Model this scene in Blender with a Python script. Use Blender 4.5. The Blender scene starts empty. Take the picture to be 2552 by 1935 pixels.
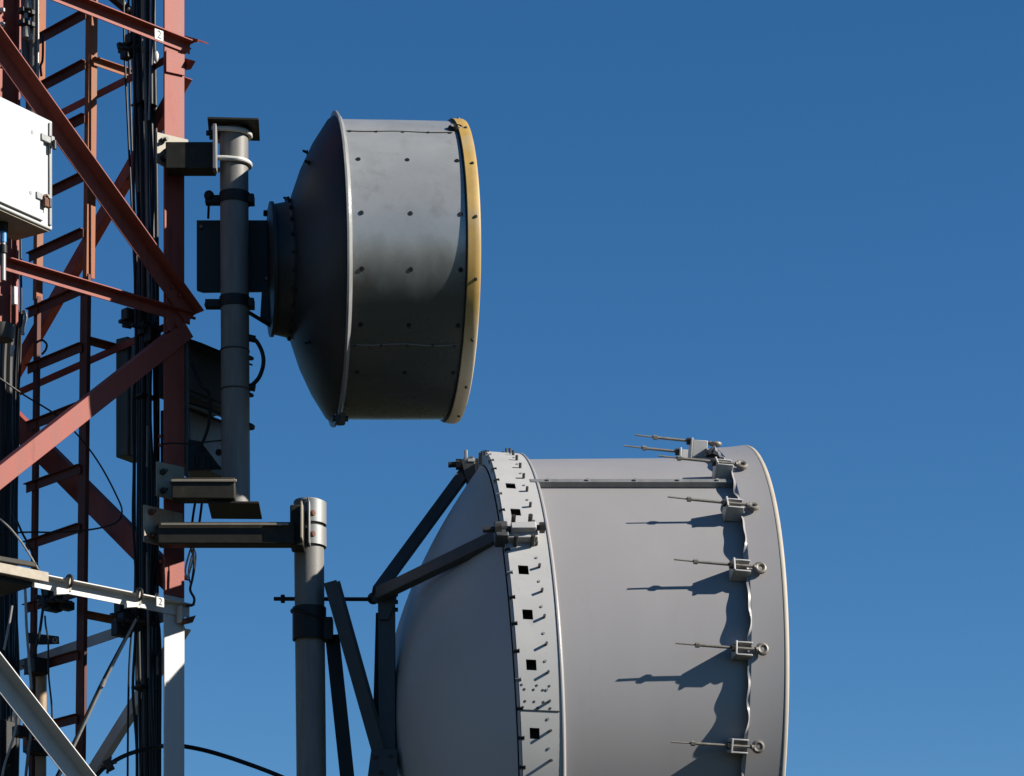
import bpy, bmesh, math, random
from mathutils import Vector, Matrix
random.seed(7)
S = bpy.context.scene
COL = S.collection
V = Vector
R_ = math.radians

# ------------------------------------------------------------------ camera, sky, sun, exposure
F, CX, HY, CZ = 7800.0, 1276.0, 3400.0, 1.6          # focal length in photo pixels, centre column, horizon row, eye height
cam = bpy.data.cameras.new('camera')
cam.sensor_width = 36
cam.lens = 36 * F / 2552
cam.shift_y = (HY - 967.5) / 2552
cam.clip_end = 5000
co = bpy.data.objects.new('camera', cam); COL.objects.link(co)
co.location = (0, 0, CZ); co.rotation_euler = (R_(90), 0, 0)
S.camera = co

SUN = V((1.695, -0.385, 1.0)).normalized()
elev = math.asin(SUN.z); az = math.atan2(SUN.x, SUN.y)
w = bpy.data.worlds.new('World'); S.world = w; w.use_nodes = True
nt = w.node_tree
bg = nt.nodes['Background']
sky = nt.nodes.new('ShaderNodeTexSky'); sky.sky_type = 'NISHITA'; sky.sun_disc = False
sky.sun_elevation = elev; sky.sun_rotation = az
sky.altitude = 1500; sky.air_density = 1.0; sky.dust_density = 0.0; sky.ozone_density = 3.0
hs = nt.nodes.new('ShaderNodeHueSaturation'); hs.inputs['Saturation'].default_value = 1.28
hs.inputs['Value'].default_value = 1.0
nt.links.new(sky.outputs[0], hs.inputs['Color']); nt.links.new(hs.outputs[0], bg.inputs['Color'])
bg.inputs['Strength'].default_value = 0.0505
sl = bpy.data.lights.new('sun', 'SUN'); sl.energy = 5.0; sl.angle = R_(0.5); sl.color = (1.0, 0.94, 0.85)
so = bpy.data.objects.new('sun', sl); COL.objects.link(so)
so.rotation_euler = SUN.to_track_quat('Z', 'Y').to_euler(); so.location = (30, -5, 40)
S.view_settings.view_transform = 'Standard'; S.view_settings.look = 'None'
S.view_settings.exposure = 1.08; S.view_settings.gamma = 1.0

# ------------------------------------------------------------------ helpers
def P(px, py, Y):                     # a point of the place, seen at photo pixel (px, py) and Y metres away
    return V(((px - CX) / F * Y, Y, CZ + (HY - py) / F * Y))

def on_plane(px, py, o, n):           # where the sight line through a pixel meets a plane of the tower
    d = V(((px - CX) / F, 1.0, (HY - py) / F)); c = V((0, 0, CZ))
    return c + d * ((o - c).dot(n) / d.dot(n))

MATS = {}
def mat(name, col, rough=0.5, metal=0.0, var=0.12, scale=3.0, dirt=None, dirt_amt=0.0, dirt_scale=5.0,
        bump=0.0, bump_scale=60.0, streak=False, coat=0.0, spec=0.5, tone=0.62):
    if name in MATS: return MATS[name]
    col = tuple(c * tone for c in col); dirt = tuple(c * tone for c in dirt) if dirt else None
    m = bpy.data.materials.new(name); m.use_nodes = True
    t = m.node_tree; b = t.nodes['Principled BSDF']
    N = t.nodes.new; L = t.links.new
    b.inputs['Specular IOR Level'].default_value = spec; b.inputs['Roughness'].default_value = rough; b.inputs['Metallic'].default_value = metal
    if coat: b.inputs['Coat Weight'].default_value = coat; b.inputs['Coat Roughness'].default_value = 0.25
    geo = N('ShaderNodeNewGeometry')
    mp = N('ShaderNodeMapping'); L(geo.outputs['Position'], mp.inputs['Vector'])
    if streak: mp.inputs['Scale'].default_value = (1, 1, 0.15)
    n1 = N('ShaderNodeTexNoise'); n1.inputs['Scale'].default_value = scale; n1.inputs['Detail'].default_value = 7
    n1.inputs['Roughness'].default_value = 0.62
    L(mp.outputs[0], n1.inputs['Vector'])
    mr = N('ShaderNodeMapRange'); mr.inputs['From Min'].default_value = 0.3; mr.inputs['From Max'].default_value = 0.7
    mr.inputs['To Min'].default_value = 1 - var; mr.inputs['To Max'].default_value = 1 + var
    L(n1.outputs[0], mr.inputs['Value'])
    mx = N('ShaderNodeMix'); mx.data_type = 'RGBA'; mx.blend_type = 'MULTIPLY'; mx.inputs['Factor'].default_value = 1
    mx.inputs[6].default_value = (*col, 1); L(mr.outputs[0], mx.inputs[7])
    out = mx.outputs[2]
    if dirt:
        n2 = N('ShaderNodeTexNoise'); n2.inputs['Scale'].default_value = dirt_scale; n2.inputs['Detail'].default_value = 9
        n2.inputs['Roughness'].default_value = 0.7
        L(mp.outputs[0], n2.inputs['Vector'])
        r2 = N('ShaderNodeMapRange'); r2.inputs['From Min'].default_value = 0.68 - dirt_amt * 0.35
        r2.inputs['From Max'].default_value = 0.80 - dirt_amt * 0.2
        L(n2.outputs[0], r2.inputs['Value'])
        m2 = N('ShaderNodeMix'); m2.data_type = 'RGBA'; L(r2.outputs[0], m2.inputs['Factor'])
        L(out, m2.inputs[6]); m2.inputs[7].default_value = (*dirt, 1); out = m2.outputs[2]
    L(out, b.inputs['Base Color'])
    rr = N('ShaderNodeMapRange'); rr.inputs['To Min'].default_value = max(0.05, rough - 0.08)
    rr.inputs['To Max'].default_value = min(1, rough + 0.08); L(n1.outputs[0], rr.inputs['Value']); L(rr.outputs[0], b.inputs['Roughness'])
    if bump:
        n3 = N('ShaderNodeTexNoise'); n3.inputs['Scale'].default_value = bump_scale; n3.inputs['Detail'].default_value = 4
        L(geo.outputs['Position'], n3.inputs['Vector'])
        bp = N('ShaderNodeBump'); bp.inputs['Strength'].default_value = bump; bp.inputs['Distance'].default_value = 0.01
        L(n3.outputs[0], bp.inputs['Height']); L(bp.outputs[0], b.inputs['Normal'])
    MATS[name] = m; return m

RUST = (0.16, 0.06, 0.025)
M_red = mat('faded_red_paint', (0.205, 0.046, 0.031), 0.6, tone=1, var=0.22, scale=9, dirt=(0.10, 0.028, 0.018), dirt_amt=0.35, dirt_scale=9, spec=0.3, bump=0.06, streak=True)
M_orange = mat('orange_paint', (0.36, 0.105, 0.03), 0.65, spec=0.3, var=0.2, scale=8, dirt=(0.25, 0.14, 0.08), dirt_amt=0.4, streak=True)
M_oxide_shade = mat('dark_red_oxide_and_shade', (0.13, 0.036, 0.022), 0.65, spec=0.25, var=0.25, scale=10)
M_fit = mat('pale_fitting', (0.34, 0.33, 0.29), 0.5, var=0.15, scale=25)
M_white = mat('white_paint', (0.43, 0.42, 0.40), 0.5, tone=1, var=0.05, scale=4, dirt=(0.30, 0.26, 0.21), dirt_amt=0.1, streak=True)
M_box = mat('white_enamel', (0.37, 0.37, 0.365), 0.4, tone=1, var=0.03, dirt=(0.36, 0.32, 0.25), dirt_amt=0.12)
M_galv = mat('galvanised_steel', (0.30, 0.305, 0.30), 0.5, 0.35, var=0.18, scale=14, dirt=(0.25, 0.24, 0.22), dirt_amt=0.2, bump=0.04, streak=True)
M_pipe = mat('pipe_steel', (0.24, 0.233, 0.215), 0.55, 0.1, spec=0.3, var=0.24, scale=13, dirt=(0.22, 0.20, 0.17), dirt_amt=0.3, bump=0.05, streak=True)
M_arm = mat('dark_bracket_steel', (0.036, 0.034, 0.026), 0.6, 0.1, spec=0.2, var=0.2, scale=10, dirt=(0.11, 0.065, 0.03), dirt_amt=0.3, bump=0.05)
M_plate = mat('cream_bracket_paint', (0.34, 0.30, 0.225), 0.6, var=0.12, scale=12, dirt=(0.42, 0.24, 0.10), dirt_amt=0.3, dirt_scale=14, bump=0.05)
M_rusty_plate = mat('rust_stained_cream_paint', (0.40, 0.36, 0.28), 0.6, var=0.12, scale=12, dirt=(0.34, 0.16, 0.05), dirt_amt=0.6, dirt_scale=7, bump=0.05, streak=True)
M_dark = mat('dark_steel', (0.020, 0.020, 0.020), 0.55, 0.2, spec=0.3, var=0.2, scale=10, bump=0.05)
M_rod = mat('weathered_rod_steel', (0.22, 0.20, 0.17), 0.55, 0.2, var=0.25, scale=30)
M_bolt = mat('bolt_steel', (0.06, 0.055, 0.05), 0.5, 0.5, var=0.3, scale=30)
M_rustbolt = mat('rusty_bolt', (0.16, 0.06, 0.03), 0.8, 0.1, var=0.3, scale=40)
M_cable = mat('black_cable', (0.010, 0.010, 0.010), 0.5, spec=0.25, var=0.2, scale=20)
M_cablegrey = mat('grey_cable', (0.20, 0.19, 0.175), 0.5, spec=0.3, var=0.15, scale=20)
M_wire = mat('steel_wire', (0.36, 0.34, 0.31), 0.45, 0.3, var=0.15, scale=30)
M_cone = mat('dark_grey_dish_paint', (0.028, 0.034, 0.034), 0.5, spec=0.3, var=0.12, scale=2.5, dirt=(0.024, 0.024, 0.024), dirt_amt=0.3, bump=0.02, bump_scale=12)
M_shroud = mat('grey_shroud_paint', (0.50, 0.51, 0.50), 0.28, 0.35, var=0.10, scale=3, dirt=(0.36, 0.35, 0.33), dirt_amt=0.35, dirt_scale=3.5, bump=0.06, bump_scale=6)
M_yellow = mat('yellow_rim_paint', (0.50, 0.315, 0.075), 0.55, var=0.12, scale=7, dirt=(0.40, 0.32, 0.20), dirt_amt=0.45, dirt_scale=3, streak=False)
M_cream = mat('cream_radome_edge', (0.52, 0.46, 0.37), 0.6, var=0.08, scale=8)
M_lshroud = mat('light_grey_shroud_paint', (0.37, 0.357, 0.355), 0.36, var=0.035, scale=2, dirt=(0.315, 0.307, 0.305), dirt_amt=0.2, dirt_scale=3, bump=0.05, bump_scale=3.0, streak=True)
M_lring = mat('off_white_ring_paint', (0.52, 0.515, 0.50), 0.5, var=0.04, scale=6, dirt=(0.40, 0.39, 0.37), dirt_amt=0.2, dirt_scale=10)
M_lrefl = mat('light_grey_reflector_paint', (0.37, 0.345, 0.335), 0.5, tone=1, var=0.04, scale=1.5, dirt=(0.31, 0.29, 0.285), dirt_amt=0.2, dirt_scale=2)
M_strut = mat('grey_strut_steel', (0.085, 0.088, 0.09), 0.5, 0.25, spec=0.3, var=0.15, scale=8, bump=0.03)
M_tan = mat('tan_pipe_paint', (0.42, 0.29, 0.165), 0.6, var=0.15, scale=12, streak=True)
M_rad = mat('radome_fabric', (0.62, 0.61, 0.58), 0.7, var=0.05)
M_cab = mat('grey_cabinet_paint', (0.13, 0.13, 0.12), 0.5, spec=0.3, var=0.12, scale=6, dirt=(0.12, 0.11, 0.09), dirt_amt=0.3, streak=True)
M_blue = mat('blue_fitting', (0.05, 0.25, 0.55), 0.4, var=0.1)
M_black = mat('black_ink', (0.02, 0.02, 0.02), 0.6, var=0.05)
M_grate = mat('beige_walkway_steel', (0.42, 0.36, 0.27), 0.65, var=0.22, scale=18, dirt=(0.25, 0.18, 0.1), dirt_amt=0.3, dirt_scale=12)
M_ground = mat('ground_soil', (0.045, 0.045, 0.03), 0.95, spec=0.1, var=0.35, scale=0.35, dirt=(0.03, 0.045, 0.018), dirt_amt=0.5, dirt_scale=0.6, bump=0.4, bump_scale=8)

def tint_below(m, low_col, z0, z1, scale=2.2, amp=0.9):      # another colour below a ragged edge: lost yellow paint on the rim, a darker lower drum
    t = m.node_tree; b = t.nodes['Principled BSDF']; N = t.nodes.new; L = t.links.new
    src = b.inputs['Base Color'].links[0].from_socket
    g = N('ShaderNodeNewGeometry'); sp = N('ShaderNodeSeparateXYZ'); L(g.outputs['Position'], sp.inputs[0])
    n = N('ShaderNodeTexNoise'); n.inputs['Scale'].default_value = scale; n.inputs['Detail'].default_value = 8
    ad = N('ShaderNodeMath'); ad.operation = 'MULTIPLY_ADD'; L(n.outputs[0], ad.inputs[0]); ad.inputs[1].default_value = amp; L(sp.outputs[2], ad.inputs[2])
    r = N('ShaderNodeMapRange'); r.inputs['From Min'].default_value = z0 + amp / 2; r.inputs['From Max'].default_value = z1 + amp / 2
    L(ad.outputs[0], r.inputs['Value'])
    mx = N('ShaderNodeMix'); mx.data_type = 'RGBA'; L(r.outputs[0], mx.inputs['Factor']); mx.inputs[6].default_value = (*low_col, 1); L(src, mx.inputs[7])
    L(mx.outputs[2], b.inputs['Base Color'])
tint_below(M_yellow, (0.52, 0.44, 0.31), 1.6 + (HY - 960) / F * 19.6, 1.6 + (HY - 780) / F * 19.6)

tint_below(M_shroud, (0.085, 0.090, 0.080), 1.6 + (HY - 748) / F * 18.9, 1.6 + (HY - 612) / F * 18.9, 7.0, 0.34)  # drum turns darker towards the bottom along a ragged edge

class MB:
    def __init__(s): s.bm = bmesh.new()
    def box(s, c, ax, ay, az, dx, dy, dz):
        ax, ay, az = [V(a).normalized() for a in (ax, ay, az)]
        vs = [s.bm.verts.new(V(c) + ax * (i * dx / 2) + ay * (j * dy / 2) + az * (k * dz / 2)) for i in (-1, 1) for j in (-1, 1) for k in (-1, 1)]
        for f in ((0, 1, 3, 2), (4, 6, 7, 5), (0, 4, 5, 1), (2, 3, 7, 6), (0, 2, 6, 4), (1, 5, 7, 3)): s.bm.faces.new([vs[i] for i in f])
        return s
    def bar(s, p0, p1, dw, w, df, f):            # rectangular bar, width along dw, thickness along df, p0-p1 on its centre line
        d = (p1 - p0); return s.box((p0 + p1) / 2, d, dw, df, d.length, w, f)
    def angle(s, p0, p1, dw, w, df, f, th=0.008):  # steel angle: heel line p0-p1, one leg along dw, the other along df
        d = (p1 - p0).normalized(); dw = V(dw); df = V(df)
        dw = (dw - d * dw.dot(d)).normalized(); df = (df - d * df.dot(d)); df = (df - dw * df.dot(dw)).normalized()
        prof = [(0, 0), (w, 0), (w, th), (th, th), (th, f), (0, f)]
        a = [s.bm.verts.new(p0 + dw * x + df * y) for x, y in prof]; b = [s.bm.verts.new(p1 + dw * x + df * y) for x, y in prof]
        for i in range(6):
            j = (i + 1) % 6; s.bm.faces.new((a[i], a[j], b[j], b[i]))
        s.bm.faces.new(a[::-1]); s.bm.faces.new(b)
        return s
    def prism(s, pts, ext):
        a = [s.bm.verts.new(p) for p in pts]; b = [s.bm.verts.new(p + ext) for p in pts]; n = len(a)
        for i in range(n):
            j = (i + 1) % n; s.bm.faces.new((a[i], a[j], b[j], b[i]))
        s.bm.faces.new(a[::-1]); s.bm.faces.new(b); return s
    def loft(s, rings, closed=True, cap0=False, cap1=False):
        vr = [[s.bm.verts.new(p) for p in r] for r in rings]; n = len(vr[0])
        for a, b in zip(vr, vr[1:]):
            for i in range(n if closed else n - 1):
                j = (i + 1) % n; s.bm.faces.new((a[i], a[j], b[j], b[i]))
        if cap0: s.bm.faces.new(vr[0][::-1])
        if cap1: s.bm.faces.new(vr[-1])
        return s
    def cyl(s, p0, p1, r, n=20, r1=None):
        p0, p1 = V(p0), V(p1); d = (p1 - p0).normalized(); u = d.orthogonal().normalized(); v = d.cross(u); r1 = r if r1 is None else r1
        ring = lambda p, q: [p + u * (q * math.cos(2 * math.pi * i / n)) + v * (q * math.sin(2 * math.pi * i / n)) for i in range(n)]
        return s.loft([ring(p0, r), ring(p1, r1)], True, True, True)
    def hex(s, p0, p1, r): return s.cyl(p0, p1, r, 6)
    def tube(s, pts, r, n=8, sub=6):
        pts = [V(p) for p in pts]
        if sub > 1 and len(pts) > 2:
            q = []
            for i in range(len(pts) - 1):
                a, b, c, d = pts[max(i - 1, 0)], pts[i], pts[i + 1], pts[min(i + 2, len(pts) - 1)]
                for k in range(sub):
                    t = k / sub
                    q.append(0.5 * (2 * b + (c - a) * t + (2 * a - 5 * b + 4 * c - d) * t * t + (3 * b - a - 3 * c + d) * t ** 3))
            q.append(pts[-1]); pts = q
        rings = []; d0 = (pts[1] - pts[0]).normalized(); u = d0.orthogonal().normalized()
        for i, p in enumerate(pts):
            d = (pts[min(i + 1, len(pts) - 1)] - pts[max(i - 1, 0)]).normalized()
            u = (u - d * u.dot(d)).normalized(); v = d.cross(u)
            rings.append([p + u * (r * math.cos(2 * math.pi * k / n)) + v * (r * math.sin(2 * math.pi * k / n)) for k in range(n)])
        return s.loft(rings, True, True, True)
    def ball(s, c, r, sx=1, sy=1, sz=1):
        m = Matrix.Translation(c) @ Matrix.Diagonal((r * sx, r * sy, r * sz, 1)); bmesh.ops.create_icosphere(s.bm, subdivisions=2, radius=1, matrix=m); return s
    def torus(s, c, axis, R, r, n=24, m=8, a0=0, a1=360):
        ax = V(axis).normalized(); u = ax.orthogonal().normalized(); v = ax.cross(u)
        full = (a1 - a0) >= 360; k = n if full else n + 1; rings = []
        for i in range(k):
            t = R_(a0 + (a1 - a0) * i / n); e = u * math.cos(t) + v * math.sin(t)
            rings.append([V(c) + e * (R + r * math.cos(2 * math.pi * j / m)) + ax * (r * math.sin(2 * math.pi * j / m)) for j in range(m)])
        if full: rings.append(rings[0])
        s.loft(rings, True); bmesh.ops.remove_doubles(s.bm, verts=s.bm.verts, dist=1e-6); return s

BASE = {}
def obj(name, mb, material, parent=None, bevel=0.0, smooth=True, sharp=35, loc=None):
    bm = mb.bm; bmesh.ops.recalc_face_normals(bm, faces=bm.faces)
    me = bpy.data.meshes.new(name); bm.to_mesh(me); bm.free()
    o = bpy.data.objects.new(name, me); COL.objects.link(o)
    if parent is not None:
        base = BASE[parent.name]; me.transform(Matrix.Translation(-base)); o.parent = parent; BASE[o.name] = base
    else:
        base = V(loc) if loc is not None else V((0, 0, 0))
        if loc is None and me.vertices:
            base = V((sum(v.co.x for v in me.vertices) / len(me.vertices), sum(v.co.y for v in me.vertices) / len(me.vertices), min(v.co.z for v in me.vertices)))
        me.transform(Matrix.Translation(-base)); o.location = base; BASE[o.name] = base
    me.materials.append(material)
    if smooth:
        me.shade_smooth(); me.set_sharp_from_angle(angle=R_(sharp))
    if bevel:
        md = o.modifiers.new('bevel', 'BEVEL'); md.width = bevel; md.segments = 2; md.limit_method = 'ANGLE'; md.angle_limit = R_(40)
    return o

def solid(o, th, offset=-1):
    md = o.modifiers.new('solid', 'SOLIDIFY'); md.thickness = th; md.offset = offset
    md = o.modifiers.new('split', 'EDGE_SPLIT'); md.split_angle = R_(30)

def thing(name, label, cat, loc, group=None):
    o = bpy.data.objects.new(name, None); COL.objects.link(o); o.location = V(loc); o.empty_display_size = 0.2
    BASE[o.name] = V(loc); o['label'] = label; o['category'] = cat
    if group: o['group'] = group
    return o

def tag(o, label, cat, group=None):
    o['label'] = label; o['category'] = cat
    if group: o['group'] = group
    return o

# ------------------------------------------------------------------ ground (below the frame)
g = MB(); n = 40
gr = [[V((-1500 + 3000 * (i / n), -1500 + 3000 * (j / n), 0)) for i in range(n + 1)] for j in range(n + 1)]
g.loft(gr, closed=False)
go = obj('ground', g, M_ground, loc=(0, 0, 0)); go['kind'] = 'structure'

hb = MB(); hp = []  # unseen ring, added to block the bright low sky and cut the fill light
for k in range(5):
    hp.append([])
    for i in range(180):
        t = 2 * math.pi * i / 180; h = 62 + 22 * math.sin(t * 3 + 1) + 12 * math.sin(t * 7 + 2) + 6 * math.sin(t * 17)
        hp[-1].append(V((math.cos(t) * (900 + 90 * k), math.sin(t) * (900 + 90 * k), -2 + h * math.sin(k / 4 * math.pi / 2))))
hb.loft(hp); ho = obj('unseen_sky_blocker', hb, mat('dark_sky_blocker', (0.030, 0.042, 0.020), 0.95, spec=0.1, var=0.4, scale=0.05, bump=0.5, bump_scale=0.3), loc=(0, 0, 0)); ho['kind'] = 'structure'

# ------------------------------------------------------------------ the lattice tower
Z = V((0, 0, 1))
u1 = V((-0.735, -0.678, 0)).normalized(); n1 = V((0.678, -0.735, 0)).normalized()     # front face direction / outward
u2 = V((-0.678, 0.735, 0)).normalized(); n2 = V((0.735, 0.678, 0)).normalized()       # rear face direction / outward
H0 = P(460, 967, 19.5); H0.z = 0
SIDE = 2.0
def ff(px, py, off=0.0): return on_plane(px, py, H0 + n1 * off, n1)
def rf(px, py, off=0.0): return on_plane(px, py, H0 + n2 * off, n2)
def zrow(py, Y=19.5): return CZ + (HY - py) / F * Y

tower = thing('lattice_tower', 'red and white steel lattice tower with diagonal bracing at the left of the photo', 'tower', H0)
ZP = zrow(1492)                                                   # paint changes from red to white at the third level
corners = [(H0, u1, u2), (H0 + u1 * SIDE, -u1, u2), (H0 + u2 * SIDE, u1, -u2), (H0 + (u1 + u2) * SIDE, -u1, -u2)]
for c, a, b in corners:
    for z0, z1, m, lb in ((0.0, ZP, M_white, 'white painted lower leg'), (ZP, 13.0, M_red, 'faded red upper leg')):
        w_ = 0.155
        o = obj('leg', MB().angle(c + Z * z0, c + Z * z1, a, w_, b, w_, 0.012), m, tower, bevel=0.003); o['label'] = lb
# splice edge and plates on the near leg
def brace(p0, p1, plane_n, up, wid, fl, m, name='diagonal_brace', off=0.0, th=0.008, fdir=1):
    d = (p1 - p0).normalized(); side = plane_n.cross(d).normalized()
    if (side.z > 0) == (up < 0): pass
    else: side = -side
    # side points towards the web: downwards when up<0
    if (up < 0 and side.z > 0) or (up > 0 and side.z < 0): side = -side
    return obj(name, MB().angle(p0 + plane_n * off, p1 + plane_n * off, side, wid, plane_n * fdir, fl, th), m, tower, bevel=0.002)

def far(pa, pb, plane_dir, s):       # extend pa->pb until it reaches distance s from the near leg along the face
    d = pb - pa; a = (pa - H0).dot(plane_dir); b = (pb - H0).dot(plane_dir); return pa + d * ((s - a) / (b - a))

# front face: horizontals (heel on the upper edge, flange standing out)
def front_beam(pxa, pya, pxb, pyb, wid, fl, m, over=0.05):
    a, b = ff(pxa, pya), ff(pxb, pyb); za = (a.z + b.z) / 2
    p0 = far(a, b, u1, -over); p1 = far(a, b, u1, SIDE); return brace(p0, p1, n1, -1, wid, fl, m, 'horizontal_beam', 0.004)
front_beam(210, 8, 393, 80, 0.066, 0.065, M_red, 0.035)
front_beam(-17, 640, 358, 751, 0.066, 0.065, M_red, 0.035)
front_beam(104, 1438, 444, 1506, 0.075, 0.065, M_white, 0.03)
# front diagonals
a, b = ff(-27, 80), ff(391, 663); p0 = far(a, b, u1, -0.06); p1 = far(a, b, u1, SIDE)
brace(p1, p0, n1, -1, 0.100, 0.100, M_red, off=0.024)
a, b = ff(14, 1147), ff(336, 894); p0 = far(a, b, u1, 0.02); p1 = far(a, b, u1, SIDE)
brace(p1, p0, n1, -1, 0.112, 0.10, M_red, off=0.022, fdir=-1)
a, b = ff(-30, 1636), ff(204, 1936); p0 = far(a, b, u1, -0.05); p1 = far(a, b, u1, SIDE)
o = brace(p1, p0, n1, -1, 0.112, 0.112, M_white, off=0.024); o['label'] = 'white painted diagonal brace'
# rear face
def rear(pxa, pya, pxb, pyb, wid, m, up, fl=0.06, s0=0.0, s1=None, name='diagonal_brace', off=-0.002):
    a, b = rf(pxa, pya), rf(pxb, pyb); p0 = far(a, b, u2, s0); p1 = far(a, b, u2, SIDE) if s1 is None else b
    return brace(p0, p1, n2, up, wid, fl, m, name, off)
rear(313, 380, 402, 226, 0.10, M_red, +1, 0.05, s0=0.0) if False else None
a, b = rf(334, 412), rf(203, 640); brace(far(a, b, u2, 0.0), far(a, b, u2, SIDE), n2, +1, 0.090, 0.06, M_red, off=0.002)
a, b = rf(153, 1140), rf(344, 1331); brace(far(a, b, u2, SIDE), far(a, b, u2, 0.02), n2, -1, 0.155, 0.05, M_red, off=0.002)
a, b = rf(320, 1743), rf(227, 1900); o = brace(far(a, b, u2, 0.0), far(a, b, u2, SIDE), n2, +1, 0.01, 0.01, M_white, off=0.002)
bpy.data.objects.remove(o)
a, b = rf(353, 1738), rf(239, 1919); o = brace(far(a, b, u2, 0.0), far(a, b, u2, SIDE), n2, +1, 0.085, 0.05, M_white, off=0.002)
o['label'] = 'white painted rear diagonal brace'
a, b = rf(325, 183), rf(155, 270); brace(far(a, b, u2, 0.0), far(a, b, u2, SIDE), n2, -1, 0.048, 0.05, M_red, 'horizontal_beam', 0.004)
a, b = rf(340, 836), rf(90, 948); brace(far(a, b, u2, 0.0), far(a, b, u2, SIDE), n2, -1, 0.048, 0.05, M_red, 'horizontal_beam', 0.004)
a, b = rf(310, 1555), rf(120, 1620); o = brace(far(a, b, u2, 0.0), far(a, b, u2, SIDE), n2, -1, 0.070, 0.05, M_white, 'horizontal_beam', 0.004)
# levels below and above the photo, and the two faces out of view
for k in range(4):
    z = zrow(1490) - 1.78 * (k + 1)
    if z > 0.2:
        brace(H0 + Z * z, H0 + u1 * SIDE + Z * z, n1, -1, 0.09, 0.075, M_white, 'horizontal_beam', 0.004)
        brace(H0 + Z * z, H0 + u2 * SIDE + Z * z, n2, -1, 0.07, 0.05, M_white, 'horizontal_beam', 0.004)
for k in range(-4, 3):
    z = zrow(1490) + 1.78 * k
    if z > 0.2:
        m = M_red if k > 0 else M_white
        brace(H0 + u1 * SIDE + Z * z, H0 + (u1 + u2) * SIDE + Z * z, -n2, -1, 0.08, 0.05, m, 'horizontal_beam', 0.004)
        brace(H0 + u2 * SIDE + Z * z, H0 + (u1 + u2) * SIDE + Z * z, -n1, -1, 0.08, 0.05, m, 'horizontal_beam', 0.004)
# gussets and clip ends on the near leg
def gusset(pts, plane, off, m, th=0.01, nm='gusset_plate', par=None):
    pl = [plane(x, y, off) for x, y in pts]; nn = n1 if plane is ff else n2
    return obj(nm, MB().prism(pl, nn * th), m, par or tower, bevel=0.002)
gusset([(412, 126), (458, 137), (458, 190), (412, 180)], ff, 0.006, M_red)
gusset([(413, 700), (468, 724), (462, 800), (413, 830)], ff, 0.004, M_red)
obj('clip_angle', MB().angle(rf(448, 85) + n2 * .02, rf(487, 96) + n2 * .02, -Z, .02, n2, .08), M_red, tower)
obj('clip_angle', MB().prism([rf(455, 144), rf(478, 150), rf(466, 170), rf(455, 172)], n2 * .03), M_red, tower)
for y in (748, 770, 786):
    obj('bolt', MB().hex(ff(452, y) + n1 * .0, ff(452, y) + n2 * .1 + n1 * .01, .009), M_red, tower)
obj('clip_angle', MB().angle(ff(440, 1512, .02), ff(440, 1552, .02), u1 * -1, .055, n1, .05), M_white, tower)
obj('clip_angle', MB().prism([ff(448, 1545, .02), ff(474, 1538, .02), ff(466, 1556, .02), ff(452, 1558, .02)], n1 * .06), M_rustbolt, tower)
for x, y, o_ in ((428, 88, .014), (446, 95, .014), (428, 757, .014), (446, 764, .014), (428, 716, .034), (446, 738, .034), (424, 822, .032), (440, 810, .032), (426, 1497, .014), (447, 1502, .014)):
    q = ff(x, y, o_); obj('bolt', MB().hex(q, q + n1 * .014, .013), M_red if y < 1400 else M_white, tower)
# small clip studs on the red leg
for x, y in ((398, 1088), (398, 1110), (400, 1400)):
    obj('bolt', MB().hex(P(x, y, 19.40), P(x, y, 19.45), .012), M_red, tower)

# ------------------------------------------------------------------ inner cable ladder
lad_R = P(222, 967, 20.0); lad_R.z = 0
lad = thing('cable_ladder', 'dark vertical cable ladder with slanting rungs inside the tower, orange on its sunny edge', 'ladder', lad_R)
LW = 0.565
ZT = zrow(100, 20.0)
def lean(p): return V((p.x - (ZT - p.z) * 0.0115, p.y, p.z))     # the ladder leans a little
ZS = zrow(690, 20.0)
for s in (0, LW):
    q = lad_R + u2 * s
    obj('stile', MB().angle(lean(q + Z * ZS), lean(q + Z * 12), u2, 0.042, -u1, 0.066 if s == 0 else 0.05, 0.006), M_orange, lad, bevel=0.0015)
    q = q - u2 * 0.058
    obj('stile', MB().angle(lean(q + Z * 2), lean(q + Z * (ZS - .002)), u2, 0.112 if s == 0 else .075, u1, 0.03, 0.008), M_oxide_shade, lad, bevel=0.0015)  # lower stiles: shade on the orange paint put in as a darker red
for y in (25, 150, 284, 430, 570, 712, 855, 1002, 1158, 1305, 1465, 1622, 1780, 1935, 2090):
    q = lean(P(214, y, 20.0))
    obj('rung', MB().angle(q, q + u2 * (LW + .05), -Z, 0.058, u1, 0.03, 0.006), M_oxide_shade, lad, bevel=0.0015)
for y in (147, 843, 1525):
    a = lean(P(236 if y < 700 else 228, y, 20.02)); d = (-u1)
    obj('tie_bar', MB().angle(a - d * 0.02, a + d * 0.29, -Z, 0.045, -u2, 0.04, 0.006), M_orange, lad, bevel=0.0015)
for y in (1560, 1745):
    a = lean(P(228, y, 19.98)); obj('clip', MB().box(a, u2, Z, u1, .02, .05, .02), M_orange, lad)

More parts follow.
